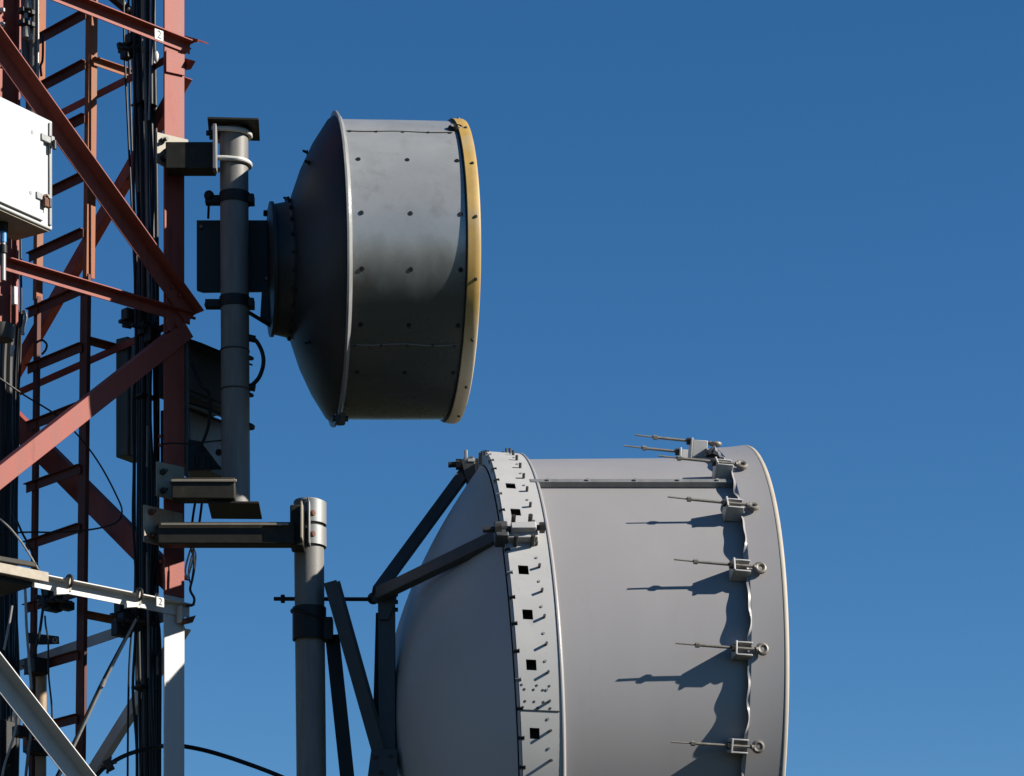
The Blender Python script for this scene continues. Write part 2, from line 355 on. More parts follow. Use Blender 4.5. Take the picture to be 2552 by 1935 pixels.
# ------------------------------------------------------------------ number plates
def plate2(px, py, Y, s, label):
    c = P(px, py, Y); t = thing('number_plate', label, 'number plate', c, 'small white number plates on the tower')
    ax = -u1; dz = Z
    obj('plate', MB().box(c, ax, n1, Z, s, 0.006, s), M_white, t, bevel=0.004)
    cu = bpy.data.curves.new('numeral', 'FONT'); cu.body = '2'; cu.size = s * 1.05; cu.extrude = 0.001; cu.align_x = 'CENTER'; cu.align_y = 'CENTER'
    tmp = bpy.data.objects.new('numeral_tmp', cu); COL.objects.link(tmp)
    dg = bpy.context.evaluated_depsgraph_get(); me = bpy.data.meshes.new_from_object(tmp.evaluated_get(dg)); bpy.data.objects.remove(tmp)
    M = Matrix((( ax.x, 0, n1.x, 0), (ax.y, 0, n1.y, 0), (0, 1, 0, 0), (0, 0, 0, 1)))
    me.transform(M); me.transform(Matrix.Translation(n1 * 0.0045)); me.materials.clear(); me.materials.append(M_black)
    o = bpy.data.objects.new('numeral', me); COL.objects.link(o); o.parent = t; return t
plate2(396, 88, 19.25, 0.066, 'small white plate with the numeral 2 on the top red beam')
plate2(399, 1501, 19.25, 0.060, 'small white plate with the numeral 2 on the white beam')

# ------------------------------------------------------------------ feeder cables running up the near leg
def vcable(pts, Y, r, m, label, grp='cables running up the tower leg', nm='cable'):
    pp = []
    for k, (x, y) in enumerate(pts): pp.append(P(x, y, Y))
    return tag(obj(nm, MB().tube(pp, r, 10, 5), m), label, 'cable', grp)
GB = 'black cable in the bundle running up beside the red and white leg'
GN = 'thin dark cable hanging left of the cable bundle beside the tower leg'
for x0, x1, x2, x3, x4, x5, Y, r in ((333, 342, 352, 350, 353, 362, 19.72, .013), (346, 356, 360, 358, 360, 366, 19.66, .018), (368, 366, 372, 372, 374, 378, 19.62, .016),
                                 (356, 362, 366, 364, 366, 372, 19.80, .016), (376, 378, 384, 388, 384, 384, 19.70, .014), (340, 350, 345, 346, 344, 352, 19.85, .013),
                                 (384, 389, 392, 393, 391, 393, 19.74, .013)):
    vcable([(x0, -260), (x0, 60), (x1, 420), (x2, 780), (x3, 1140), (x4, 1500), (x5, 1960), (x5, 2500)], Y, r, M_cable, GB)
vcable([(308, -200), (309, 80), (318, 300), (330, 560), (338, 800), (336, 1200), (336, 1480), (322, 1660), (318, 1960), (318, 2400)], 19.9, .007, M_cable, GN)
vcable([(318, -200), (321, 90), (326, 300), (336, 560), (345, 800), (345, 1200), (343, 1480), (340, 1700), (343, 1960), (343, 2400)], 19.95, .008, M_cable, GN)
vcable([(360, -200), (359, 60), (364, 300), (367, 560), (372, 760)], 19.52, .008, M_cablegrey, 'pale grey conduit lit by the sun in front of the upper cable bundle')
vcable([(377, -200), (376, 40), (374, 200), (371, 300)], 19.50, .007, M_wire, 'thin bright wire beside the uppermost cables, ending above the cream bracket')
vcable([(331, 148), (336, 230), (335, 300), (337, 390), (343, 480)], 19.60, .012, M_cablegrey, 'short grey cable fanning out left of the bundle below the top beam')
vcable([(368, 1062), (367, 1140), (366, 1164)], 19.50, .008, M_cablegrey, 'short bright grey cable end left of the middle cream bracket')
vcable([(367, 1378), (367, 1470), (369, 1540), (370, 1690)], 19.52, .008, M_cablegrey, 'grey cable passing the right end of the white beam')
vcable([(392, 1300), (390, 1400), (380, 1450), (386, 1520), (398, 1600), (398, 1900), (399, 2300)], 19.6, .011, M_cable, 'black cable with a small bow hugging the white leg')

rnd = random.Random(11)
for k in range(3):
    x0 = 336 + k * 20 + rnd.uniform(-3, 3)
    vcable([(x0 + rnd.uniform(-5, 5), y) for y in range(-240, 2560, 140)], 19.58 + rnd.uniform(0, .2), rnd.uniform(.007, .011), M_cable, 'slim black cable weaving along the cable bundle beside the leg')
for y in (262, 610, 1000, 1720):
    c = P(362 + rnd.uniform(-4, 4), y + rnd.uniform(-12, 12), 19.68)
    tag(obj('bundle_band', MB().bar(c + u1 * .065, c - u1 * .06 - Z * rnd.uniform(-.01, .02), Z, .014, n1, .11), M_cable, None, bevel=.004), 'black band tied round the cable bundle beside the leg', 'cable band', 'bands round the cable bundle')

def clamp_stack(px, py, Y, w_, h, label, seed):
    rnd = random.Random(seed); c = P(px, py, Y); t = thing('cable_hanger', label, 'cable hanger', c, 'black cable hangers on the bundle')
    k = F / Y
    for i in range(6):
        cc = P(px + rnd.uniform(-.36, .36) * w_, py + rnd.uniform(-.36, .36) * h, Y + rnd.uniform(-.06, .06))
        obj('clamp', MB().box(cc, -u1, u2, Z, rnd.uniform(.3, .55) * w_ / k, .07, rnd.uniform(.3, .5) * h / k), M_dark, t, bevel=0.006)
    obj('rail', MB().bar(P(px - w_ * .62, py - h * .15, Y), P(px + w_ * .5, py + h * .12, Y), Z, .022, n1, .03), M_dark, t, bevel=0.002)
    for i in range(3):
        cc = P(px + (i - 1) * w_ * .28, py + h * .05, Y - .06); obj('bolt', MB().hex(cc, cc + V((-.05, -.03, 0)), .012), M_bolt, t)
clamp_stack(332, 120, 19.7, 62, 62, 'black cable hanger just below the top red beam', 1)
clamp_stack(350, 812, 19.65, 84, 76, 'black cable hanger where the red braces meet the leg', 2)
clamp_stack(335, 1545, 19.6, 95, 84, 'black cable hanger hanging under the white beam', 3)
clamp_stack(138, 1496, 20.0, 80, 60, 'dark cable hanger under the left part of the white beam', 4)
clamp_stack(366, 470, 19.75, 40, 300, 'black hanger strip within the cable bundle beside the upper leg', 6) if False else None
# white tie below the top number plate
tag(obj('cable_tie', MB().ball(P(389, 142, 19.4), .022, .8, .6, 1.7).cyl(P(389, 128, 19.4), P(384, 158, 19.4), .008), M_white), 'white cable tie just below the top number plate', 'cable tie')

# ------------------------------------------------------------------ loose wires inside the tower
def wire(pts, r, m, label, cat='wire', grp=None, nm='wire', n=8):
    return tag(obj(nm, MB().tube([P(*p) for p in pts], r, n, 8), m), label, cat, grp)
wire([(-60, 905, 19.0), (0, 944, 19.05), (60, 985, 19.15), (140, 1035, 19.25), (200, 1092, 19.4), (250, 1160, 19.4), (290, 1235, 19.4), (304, 1275, 19.4), (290, 1302, 19.4), (240, 1318, 19.4), (150, 1327, 19.4), (60, 1327, 19.4), (-60, 1335, 19.4)],
     .0055, M_cable, 'thin black cable drooping in a wide loop across the tower')
wire([(-20, 1278, 19.2), (20, 1312, 19.2), (52, 1350, 19.2), (75, 1385, 19.2), (96, 1420, 19.2)], .006, M_wire, 'pale wire slanting down from the left edge to the walkway edge')
wire([(30, 1272, 19.6), (36, 1285, 19.6), (56, 1330, 19.6), (72, 1360, 19.6), (96, 1418, 19.6)], .007, M_cable, 'black cable slanting down beside the pale wire to the walkway edge')
wire([(340, 1543, 19.45), (262, 1695, 19.45), (188, 1852, 19.45), (120, 1990, 19.45)], .009, M_wire, 'taut pale steel wire slanting down from the hanger under the white beam')
wire([(336, 1546, 19.5), (255, 1697, 19.5), (182, 1852, 19.5), (112, 1990, 19.5)], .007, M_cable, 'dark strand added as the shadow of the pale slanting wire')  # dark strand stands in for the pale wire's thin shadow
tag(obj('turnbuckle', MB().cyl(P(261, 1694, 19.44), P(254, 1712, 19.44), .014), M_wire), 'small steel turnbuckle halfway along the slanting wire', 'turnbuckle')
wire([(205, 1990, 19.3), (240, 1935, 19.3), (268, 1908, 19.3), (320, 1880, 19.35), (380, 1864, 19.5), (430, 1858, 19.75), (462, 1861, 19.8), (520, 1873, 19.7), (600, 1898, 19.6), (700, 1936, 19.5), (800, 1985, 19.5)],
     .014, M_cable, 'thick black hose crossing behind the white leg along the bottom of the photo', 'hose', nm='hose')
c = P(271, 1908, 19.28)
hc = thing('hose_connector', 'black square cable connector block on the bottom hose', 'connector', c)
obj('block', MB().box(c, (1, 0, .5), (0, 1, 0), (-.5, 0, 1), .05, .06, .065), M_dark, hc, bevel=.005)
obj('stud', MB().cyl(c + V((-.045, -.01, -.01)), c + V((.05, -.01, .02)), .01).cyl(c + V((-.01, 0, -.05)), c + V((.012, 0, .055)), .009), M_bolt, hc)
# wire tangle on the right of the leg under the lowest bracket
wire([(478, 1362, 19.3), (470, 1385, 19.3), (462, 1420, 19.3), (466, 1440, 19.3), (474, 1420, 19.3), (482, 1388, 19.3), (480, 1370, 19.3)], .006, M_wire, 'pale looped wire hanging under the lowest bracket', grp=None)
wire([(476, 1364, 19.35), (484, 1400, 19.35), (480, 1440, 19.35), (474, 1470, 19.35), (484, 1492, 19.35), (480, 1508, 19.35), (464, 1510, 19.35)], .008, M_cable, 'black cable hanging from the lowest bracket to the white beam end')
wire([(482, 1366, 19.38), (488, 1385, 19.38), (484, 1425, 19.38), (476, 1455, 19.38), (470, 1425, 19.38), (478, 1385, 19.38)], .005, M_cable, 'thin black looped cable hanging beside the pale looped wire')
wire([(402, 1108, 19.3), (430, 1105, 19.3), (470, 1106, 19.3), (552, 1098, 19.3)], .005, M_cable, 'black strap running from the red leg to the upper pole')
for px, lb in ((478, 'nearer'), (500, 'farther')):
    pass
wire([(486, 1255, 19.6), (482, 1280, 19.6), (478, 1310, 19.6)], .008, M_cable, 'short black cable dropping between the two lower arms, nearer the leg')
wire([(503, 1255, 19.6), (500, 1280, 19.6), (496, 1310, 19.6)], .008, M_cable, 'short black cable dropping between the two lower arms, nearer the pole foot')

# ------------------------------------------------------------------ white electrical cabinet on the front face
e1 = V((-0.56, -0.83, 0)).normalized(); e2 = V((-0.83, 0.56, 0)).normalized(); nb = -e2
BR = P(131, 575, 18.5); BW, BD, BH = 0.485, 0.30, 0.645
cab = thing('electrical_cabinet', 'white steel electrical cabinet hung on the tower at the left edge', 'cabinet', BR)
cen = BR + e1 * BW / 2 + e2 * BD / 2 + Z * BH / 2
obj('body', MB().box(cen, e1, e2, Z, BW, BD, BH), M_box, cab, bevel=.008)
o = obj('underside', MB().box(BR + e1 * BW / 2 + e2 * BD / 2 - Z * .004, e1, e2, Z, BW - .03, BD - .03, .008), M_grate, cab)
obj('door', MB().box(BR + e1 * (BW * .5 + .045) + nb * .008 + Z * BH * .5, e1, e2, Z, BW - .10, .016, BH - .05), M_box, cab, bevel=.004)
obj('door_edge', MB().box(BR + e1 * .028 + nb * .006 + Z * BH * .5, e1, e2, Z, .022, .012, BH - .04), M_galv, cab, bevel=.004)
def bf(px, py, off=0.012): return on_plane(px, py, BR + nb * off, nb)
for (x, y), lb in (((112, 347), 'upper'), ((100, 492), 'lower')):
    q = bf(x, y); l_ = obj('latch', MB().box(q, e1, e2, Z, .085, .03, .04).box(q - e1 * .05, e1, e2, Z, .03, .04, .06), M_galv, cab, bevel=.004)
    obj('latch_pin', MB().cyl(q - e1 * .05 + nb * .03, q - e1 * .05 + nb * .03 - Z * .05, .012), M_bolt, l_)
q = bf(116, 507, .035); lock = obj('padlock', MB().box(q, e1, e2, Z, .05, .025, .045).torus(q + Z * .03, nb, .018, .005), M_rustbolt, loc=q)
tag(lock, 'small rusty padlock hanging on the white cabinet', 'padlock')
for x, y in ((79, 330), (75, 481)):
    q = bf(x, y); obj('screw', MB().cyl(q, q + nb * .006, .012), M_galv, cab)
for y0 in (312, 430):
    q = P(9, y0 + 20, 18.3); obj('hinge', MB().box(q, e1, e2, Z, .03, .06, .12), M_dark, cab, bevel=.004)
# conduit under it
cd = thing('conduit', 'grey conduit with a bright blue fitting under the white cabinet', 'conduit', P(8, 640, 18.35))
obj('pipe', MB().tube([P(8, 600, 18.35), P(8, 700, 18.35)], .016, 12, 1), M_galv, cd)
obj('coupling', MB().cyl(P(8, 545, 18.35), P(8, 578, 18.35), .028).cyl(P(8, 612, 18.35), P(8, 632, 18.35), .024), M_dark, cd)
obj('blue_fitting', MB().cyl(P(9, 548, 18.35), P(8, 605, 18.35), .020), M_blue, cd)
# bracing strip holding cabinet to the tower
obj('mounting_rail', MB().bar(BR + e2 * (BD) + Z * .1 - e1 * .02, BR + e2 * BD + Z * .1 + e1 * (BW + .1), Z, .05, e2, .05).bar(BR + e2 * (BD) + Z * .55 - e1 * .02, BR + e2 * BD + Z * .55 + e1 * (BW + .1), Z, .05, e2, .05), M_galv, cab, bevel=.003)

# ------------------------------------------------------------------ things at the left edge, inside the tower
post = thing('steel_post', 'dark red channel post at the left edge ending in a grey foot', 'post', P(16, 850, 20.2))
a, b = P(34, 812, 20.2), P(44, -200, 20.2)
obj('channel', MB().angle(a, b, u1, .16, -u2, .035, .008), M_red, post, bevel=.002)
obj('channel_lip', MB().bar(a + V((.012, .0, 0)), b + V((.012, 0, 0)), n1, .008, n2, .035), M_red, post)
obj('foot', MB().cyl(P(6, 812, 20.2), P(6, 848, 20.2), .085, 24, .07), M_cab, post)
GL = 'black cable in the mass of cables at the lower left edge'
rnd = random.Random(3)
for i, (x0, x1, x2, Y, r) in enumerate(((8, 2, 4, 20.5, .024), (22, 16, 12, 20.55, .03), (34, 30, 24, 20.6, .022), (44, 38, 30, 20.62, .018), (28, 26, 36, 20.7, .03), (14, 10, 20, 20.75, .03), (2, -2, -4, 20.6, .03))):
    vcable([(x0 + 8, 780), (x0, 900), (x0 - 2, 1060), (x1, 1240), (x1, 1420), (x2, 1600), (x2 + 4, 1780), (x2, 1960), (x2, 2400)], Y, r, M_cable, GL, 'cables at the lower left edge')
for x, Y, lb in ((33, 20.4, 'thin black cable hanging just left of the ladder at the left edge'),):
    vcable([(43, 560), (41, 680), (44, 780), (36, 930), (34, 1150), (30, 1290), (29, 1400), (40, 1520), (44, 1660)], Y, .009, M_cable, lb)
vcable([(51, 560), (52, 680), (53, 760), (50, 900), (44, 1000)], 20.35, .008, M_cable, 'thin dark blue black cable between the grey pipe and the ladder')
vcable([(44, 560), (45, 650), (45, 700)], 20.3, .008, M_cablegrey, 'pale grey pipe below the white cabinet')
# grey coaxial run top left
cx = thing('coaxial_run', 'greyish coaxial pipe with black and white clamps at the top left', 'coaxial cable', P(80, 190, 20.1))
obj('pipe', MB().tube([P(86, -200, 20.1), P(87, 20, 20.1), P(84, 120, 20.1), P(82, 200, 20.1), P(80, 330, 20.1)], .026, 14, 4), M_cablegrey, cx)
obj('pipe', MB().tube([P(62, -200, 20.15), P(64, 60, 20.15), P(66, 130, 20.15), P(74, 190, 20.15), P(76, 320, 20.15)], .03, 14, 4), M_cab, cx)
obj('thin_pipe', MB().tube([P(95, -100, 20.08), P(95, 60, 20.08), P(94, 200, 20.08)], .009, 10, 4), M_wire, cx)
for y, ww in ((30, .1), (60, .1)):
    obj('clamp', MB().box(P(66, y, 20.05), -u1, u2, Z, ww, .06, .035), M_dark, cx, bevel=.006)
for (x, y, sz) in ((70, 11, .03), (64, 41, .018), (66, 82, .034), (75, 94, .022)):
    obj('clip', MB().cyl(P(x, y, 20.02) - Z * sz, P(x, y, 20.02) + Z * sz, sz * .8, 14, sz * .62), M_fit, cx)
wire([(106, 80, 20.0), (107, 110, 20.0), (106, 150, 20.0), (101, 165, 20.0), (103, 190, 20.0)], .008, M_cable, 'short black cable curling beside the grey coaxial pipe', 'cable', nm='cable')
for x, y, lb in ((4, 26, 'white connector nearest the top left corner'), (4, 62, 'white connector just under the red lamp at the top left')):
    tag(obj('connector', MB().box(P(x, y, 20.1), -u1, u2, Z, .03, .04, .025), M_white, None, bevel=.005), lb, 'connector', 'white connectors at the top left')
tag(obj('indicator', MB().ball(P(9, 44, 20.05), .012), mat('red_plastic', (.6, .04, .02), .4)), 'tiny red indicator between two white connectors', 'indicator')
# cross arm of cables, top left behind beam
dk = thing('cable_bracket', 'dark bracket with pale bolts at the top edge behind the red beam', 'bracket', P(300, 30, 20.0))
obj('bar', MB().bar(P(262, -22, 20.0), P(345, 48, 20.0), Z, .045, n1, .05), M_dark, dk, bevel=.004)
for x, y in ((309, 10), (322, 24)):
    obj('bolt', MB().ball(P(x, y, 19.94), .014), M_grate, dk)
obj('plate', MB().box(P(345, 20, 19.95), -u1, u2, Z, .05, .05, .16), M_arm, dk, bevel=.004)

# tan pipe bottom left
tp = thing('pipe_post', 'tan painted vertical pipe at the lower left behind the white brace', 'pipe', P(103, 2600, 20.3))
obj('pipe', MB().cyl(P(103, 1655, 20.3), P(98, 2700, 20.3), .036, 24), M_tan, tp)
obj('collar', MB().box(P(98, 1868, 20.22), -u1, u2, Z, .14, .12, .07), M_dark, tp, bevel=.006)
obj('collar', MB().box(P(92, 1662, 20.22), -u1, u2, Z, .12, .12, .10), M_dark, tp, bevel=.006)
# bracket with hole
bk = thing('slotted_bracket', 'black steel bracket with a round hole right of the lower left cables', 'bracket', P(110, 1590, 20.1))
obj('plate', MB().prism([P(70, 1577, 20.1), P(146, 1586, 20.1), P(147, 1604, 20.1), P(100, 1606, 20.1), P(70, 1602, 20.1)], V((0, .02, 0))), M_dark, bk, bevel=.002)
obj('ring', MB().torus(P(137, 1596, 20.09), (0, 1, 0), .013, .006, 20), M_wire, bk)
for pts, lb, r, m in (([(62, 1460, 19.6), (64, 1500, 19.6), (66, 1560, 19.6), (72, 1640, 19.6), (78, 1720, 19.6)], 'pale cable hanging from the walkway edge at the left', .009, M_wire),
                      ([(104, 1462, 19.5), (108, 1500, 19.5), (104, 1540, 19.5), (96, 1590, 19.5), (80, 1640, 19.5)], 'black cable curving down from the white beam towards the tan pipe', .009, M_cable),
                      ([(112, 1535, 19.5), (114, 1560, 19.5), (120, 1600, 19.5), (121, 1680, 19.5), (128, 1750, 19.5), (130, 1800, 19.5)], 'thin dark cable hanging right of the tan pipe', .006, M_cable),
                      ([(30, 1510, 19.4), (22, 1560, 19.4), (10, 1620, 19.4)], 'pale slanting wire at the left edge under the walkway', .008, M_wire),
                      ([(38, 1782, 19.7), (40, 1810, 19.7), (30, 1850, 19.7), (12, 1905, 19.7), (2, 1960, 19.7)], 'pale wire slanting below the white brace at the bottom left', .008, M_wire),
                      ([(80, 1800, 19.8), (74, 1850, 19.8), (70, 1880, 19.8), (64, 1940, 19.8), (62, 1990, 19.8)], 'pale grey cable beside the orange tags at the bottom left', .010, M_cablegrey)):
    wire(pts, r, m, lb, 'cable')
tag(obj('cable_end', MB().ball(P(37, 1778, 19.65), .02, .8, .8, 1.3), M_white), 'white rounded cable end below the white brace', 'cable end')
for y, lb in ((1800, 'upper orange tag below the white brace'), (1848, 'lower orange tag below the white brace')):
    tag(obj('cable_tag', MB().box(P(62, y, 19.8), -u1, u2, Z, .022, .02, .055), M_orange, None, bevel=.003), lb, 'tag', 'orange tags on the lower left cables')
tag(obj('junction_box', MB().box(P(10, 1880, 20.2), -u1, u2, Z, .13, .1, .42), M_dark, None, bevel=.01), 'black junction box in the bottom left corner', 'box')
jd = thing('cable_manifold', 'dark clamp block across the cables at the bottom left, below the white brace', 'clamp', P(62, 1830, 19.9))
obj('block', MB().box(P(62, 1826, 19.9), -u1, u2, Z, .15, .08, .07), M_dark, jd, bevel=.008)
obj('block', MB().box(P(84, 1862, 19.95), -u1, u2, Z, .12, .08, .08), M_dark, jd, bevel=.008)
# ring on the ladder
wire([(88, 856, 19.9), (104, 848, 19.9), (116, 858, 19.9), (114, 872, 19.9), (104, 884, 19.9)], .007, M_cable, 'small curl of black cable on the left side of the ladder', 'cable', nm='cable')
tag(obj('insulator', MB().cyl(P(32, 862, 20.0), P(29, 888, 20.0), .014, 16, .01), M_white), 'small white insulator left of the cable curl', 'insulator')
tag(obj('cable_gland', MB().tube([P(58, 775, 20.0), P(64, 790, 20.0), P(58, 815, 20.0), P(57, 835, 20.0)], .011, 10, 4), M_wire), 'bright metal cable gland under the red beam at the left', 'cable gland')
tag(obj('cover_plate', MB().box(P(36, 738, 20.1), -u1, u2, Z, .03, .03, .115), M_white, None, bevel=.003), 'narrow white cover plate beside the red post', 'plate')

# walkway edge in front of the white beam
wk = thing('walkway_edge', 'beige steel walkway edge with a dark rail above it at the left', 'walkway', ff(60, 1440, .06))
a, b = ff(-240, 1356, .085), ff(119, 1428, .085)
obj('kick_plate', MB().bar(a - Z * .028, b - Z * .028, Z, .058, n1, .02), M_grate, wk, bevel=.002)
obj('rail', MB().bar(ff(-240, 1352, .03), ff(88, 1409, .03), Z, .030, n1, .03), M_arm, wk, bevel=.004)
obj('deck', MB().bar((a + b) / 2 - Z * .07 - n1 * .3 + u1 * .5, (a + b) / 2 - Z * .07 - n1 * .3 - u1 * .42, n1, .5, Z, .03), M_dark, wk)
for x, y in ((172, 1445), (346, 1478)):
    q = ff(x, y, .09)
    t = thing('beam_clamp', 'U shaped steel clamp over the white beam, ' + ('left one near the ladder' if x < 200 else 'right one near the leg'), 'clamp', q, 'beam clamps')
    obj('strap', MB().torus(q - Z * .01, u1, .035, .009, 16, 8, -60, 200), M_bolt, t)
    obj('tab', MB().box(q - Z * .03, u1, n1, Z, .025, .02, .09), M_grate, t, bevel=.003)
    obj('channel', MB().bar(q - Z * .075 + u1 * .01, q - Z * .095 + u1 * .10, Z, .03, n1, .03), M_white, t, bevel=.003)

# ------------------------------------------------------------------ stand-off brackets
def rod(p, d, L, r): return MB().cyl(p, p + V(d) * L, r, 14)
def bracket_bolts(t, pts, off, m):
    for x, y in pts:
        q = ff(x, y, off); b = obj('bolt', MB().hex(q, q + n1 * .022, .020).cyl(q + n1 * .022, q + n1 * .05, .011), m, t)
# top
tb = thing('standoff_bracket', 'cream topmost bracket with a short dark arm clamping the upper pole', 'bracket', ff(388, 405, .02), 'stand-off brackets on the near leg')
gusset([(388, 331), (466, 350), (466, 440), (440, 434), (388, 406)], ff, .014, M_plate, .014, 'plate', tb)
YA = 19.30
obj('arm', MB().box((P(476, 397, YA) + V((0, 0, 0))), (1, 0, 0), (0, 1, 0), Z, .30, .13, .165), M_arm, tb, bevel=.006)
obj('arm_gusset', MB().prism([ff(408, 372, .03), ff(440, 366, .03), ff(450, 438, .03), ff(424, 418, .03)], n1 * .07), M_arm, tb, bevel=.003)
bracket_bolts(tb, [(405, 351), (405, 396)], .028, M_bolt)
obj('saddle_channel', MB().box(P(536, 371, 19.24), (1, 0, 0), (0, 1, 0), Z, .022, .09, .275), M_galv, tb, bevel=.003)
for y in (338, 411):
    c = P(584, y, 19.4); rr = .098
    pts = [c + V((-.13, -rr, .005)), c + V((-.05, -rr - .004, .003))] + [c + V((math.sin(R_(k)) * rr, -math.cos(R_(k)) * rr, 0)) for k in range(10, 175, 15)] + [c + V((-.13, rr, .005))]
    obj('u_bolt', MB().tube(pts, .015, 10, 4), M_white, tb)
    obj('bolt', MB().cyl(c + V((-.17, -rr + .06, .0)), c + V((-.10, -rr + .06, 0)), .016), M_bolt, tb)
# middle
mb_ = thing('standoff_bracket', 'cream middle bracket with two black bolts and a dark arm reaching the upper pole', 'bracket', ff(388, 1240, .02), 'stand-off brackets on the near leg')
gusset([(388, 1151), (456, 1166), (456, 1210), (440, 1250), (388, 1237)], ff, .014, M_plate, .014, 'plate', mb_)
o = obj('arm', MB().box(P(509, 1223, 19.24), (1, 0, 0), (0, 1, 0), Z, .385, .12, .130), M_arm, mb_, bevel=.006)
obj('arm_cover', MB().box(P(508, 1198, 19.175), (1, 0, 0), (0, 1, 0), Z, .40, .01, .016), M_plate, mb_, bevel=.002)
obj('arm_gusset', MB().prism([ff(424, 1200, .03), ff(450, 1204, .03), ff(452, 1252, .03), ff(442, 1250, .03)], n1 * .06), M_arm, mb_, bevel=.003)
bracket_bolts(mb_, [(404, 1177), (404, 1224)], .028, M_bolt)
# lowest
lb_ = thing('standoff_bracket', 'cream lowest bracket with rusty bolts and a long dark arm to the lower pole', 'bracket', ff(356, 1350, .02), 'stand-off brackets on the near leg')
gusset([(356, 1259), (452, 1281), (454, 1308), (390, 1312), (404, 1362), (356, 1351)], ff, .020, M_rusty_plate, .014, 'plate', lb_)
obj('arm', MB().box(P(566, 1334, 19.2), (1, 0, 0), (0, 1, 0), Z, .84, .11, .135), M_arm, lb_, bevel=.008)
obj('arm_gusset', MB().prism([ff(388, 1310, .05), ff(425, 1308, .05), ff(425, 1362, .05), ff(404, 1362, .05)], n1 * .05), M_arm, lb_, bevel=.003)
obj('arm_cover', MB().box(P(560, 1307, 19.13), (1, 0, 0), (0, 1, 0), Z, .78, .012, .014), M_plate, lb_, bevel=.002)
bracket_bolts(lb_, [(375, 1277), (375, 1336)], .034, M_rustbolt)
obj('clamp_block', MB().box(P(742, 1318, 19.26), (1, 0, 0), (0, 1, 0), Z, .085, .16, .255), M_arm, lb_, bevel=.01)
obj('clamp_plate', MB().box(P(752, 1300, 19.14), (1, 0, 0), (0, 1, 0), Z, .012, .10, .225), M_plate, lb_, bevel=.003)
# half shell round the lower pole
c = P(770, 1306, 19.42); sh = []
prof = [(-.004, -.118)] + [(math.sin(R_(k)) * .101, -math.cos(R_(k)) * .101) for k in range(0, 181, 12)]
half = obj('half_shell', MB().loft([[c + V((x, y, z)) for x, y in prof] for z in (-.145, -.03)], closed=False).loft([[c + V((x, y, z)) for x, y in prof] for z in (-.008, .13)], closed=False), M_galv, lb_)
solid(half, .008, 1)
obj('clamp_tab', MB().box(P(771, 1306, 19.26), (1, 0, 0), (0, 1, 0), Z, .010, .10, .26), M_galv, lb_, bevel=.003)
for y in (1280, 1332):
    q = P(775, y, 19.29); obj('bolt', MB().hex(q, q + V((.02, -.012, 0)), .018), M_rustbolt, lb_)

# ------------------------------------------------------------------ upper pole
pY = 19.40
up = thing('mounting_pole', 'thick galvanised upper pole with square plates at both ends, carrying the yellow rimmed dish', 'pole', P(585, 1262, pY))
obj('pipe', MB().cyl(P(588, 1270, pY), P(583, 322, pY), .0885, 40), M_pipe, up)
obj('cap_plate', MB().box(P(583, 322, pY), (1, .06, 0), (-.06, 1, 0), Z, .315, .33, .014), M_arm, up, bevel=.002)
obj('foot_plate', MB().box(P(586, 1272, pY), (1, .03, 0), (-.03, 1, 0), Z, .315, .36, .014), M_arm, up, bevel=.002)
obj('strap', MB().torus(P(586, 974, pY), Z, .0905, .004, 40, 6), M_bolt, up)
obj('strap', MB().torus(P(585, 876, pY), Z, .0905, .004, 40, 6), M_bolt, up)
# hose loop on pole
hl = thing('jumper_hose', 'short black hose bulging from the right side of the upper pole', 'hose', P(625, 965, pY))
obj('hose', MB().tube([P(626, 843, pY), P(640, 852, pY), P(654, 880, pY), P(656, 910, pY), P(645, 942, pY), P(626, 962, pY)], .013, 12, 6), M_cable, hl)
for y in (842, 964):
    obj('connector', MB().cyl(P(618, y, pY), P(636, y + 4, pY), .022, 14), M_dark, hl)
for y, lb in ((891, 'upper small black bolt on the right side of the upper pole'), (983, 'middle small black bolt on the right side of the upper pole'), (1062, 'lowest black bolt on the right side of the upper pole')):
    s_ = .014 if y < 1000 else .022
    tag(obj('pole_bolt', MB().hex(P(618, y, pY), P(627, y + 3, pY), s_).ball(P(628, y + 3, pY), s_ * .9), M_bolt), lb, 'bolt', 'bolts on the upper pole')
# grey cabinets behind
def rcab(px, py, Y, W_, D_, H_, label, seed):
    o_ = P(px, py, Y); t = thing('equipment_cabinet', label, 'cabinet', o_ - Z * H_, 'grey cabinets behind the near leg')
    cc = o_ - e1 * W_ / 2 + e2 * D_ / 2 - Z * H_ / 2
    obj('body', MB().box(cc, e1, e2, Z, W_, D_, H_), M_cab, t, bevel=.006); return t, o_
t, o_ = rcab(455, 836, 19.62, .50, .2, .36, 'upper dark grey cabinet partly hidden behind the upper pole', 1)
obj('visor', MB().prism([o_ + nb * .005 - Z * .02, o_ + nb * .005 - e1 * .5 - Z * .02, o_ + nb * .16 - e1 * .5 - Z * .09, o_ + nb * .16 - Z * .09], Z * .012), M_dark, t)
obj('door', MB().box(o_ - e1 * .25 + nb * .006 - Z * .2, e1, e2, Z, .40, .012, .26), M_cab, t, bevel=.004)
t, o_ = rcab(460, 1010, 19.64, .46, .2, .36, 'lower pale grey cabinet behind the upper pole above the middle arm', 2)
obj('door', MB().box(o_ - e1 * .23 + nb * .006 - Z * .17, e1, e2, Z, .38, .012, .28), M_galv, t, bevel=.004)
obj('visor', MB().prism([o_ + nb * .005 + Z * .01, o_ + nb * .005 - e1 * .46 + Z * .01, o_ + nb * .17 - e1 * .46 - Z * .05, o_ + nb * .17 - Z * .05], Z * .012), M_dark, t)
obj('cable_entry', MB().cyl(P(520, 1140, 19.55), P(520, 1172, 19.55), .022).cyl(P(492, 1138, 19.55), P(492, 1168, 19.55), .018), M_dark, t)
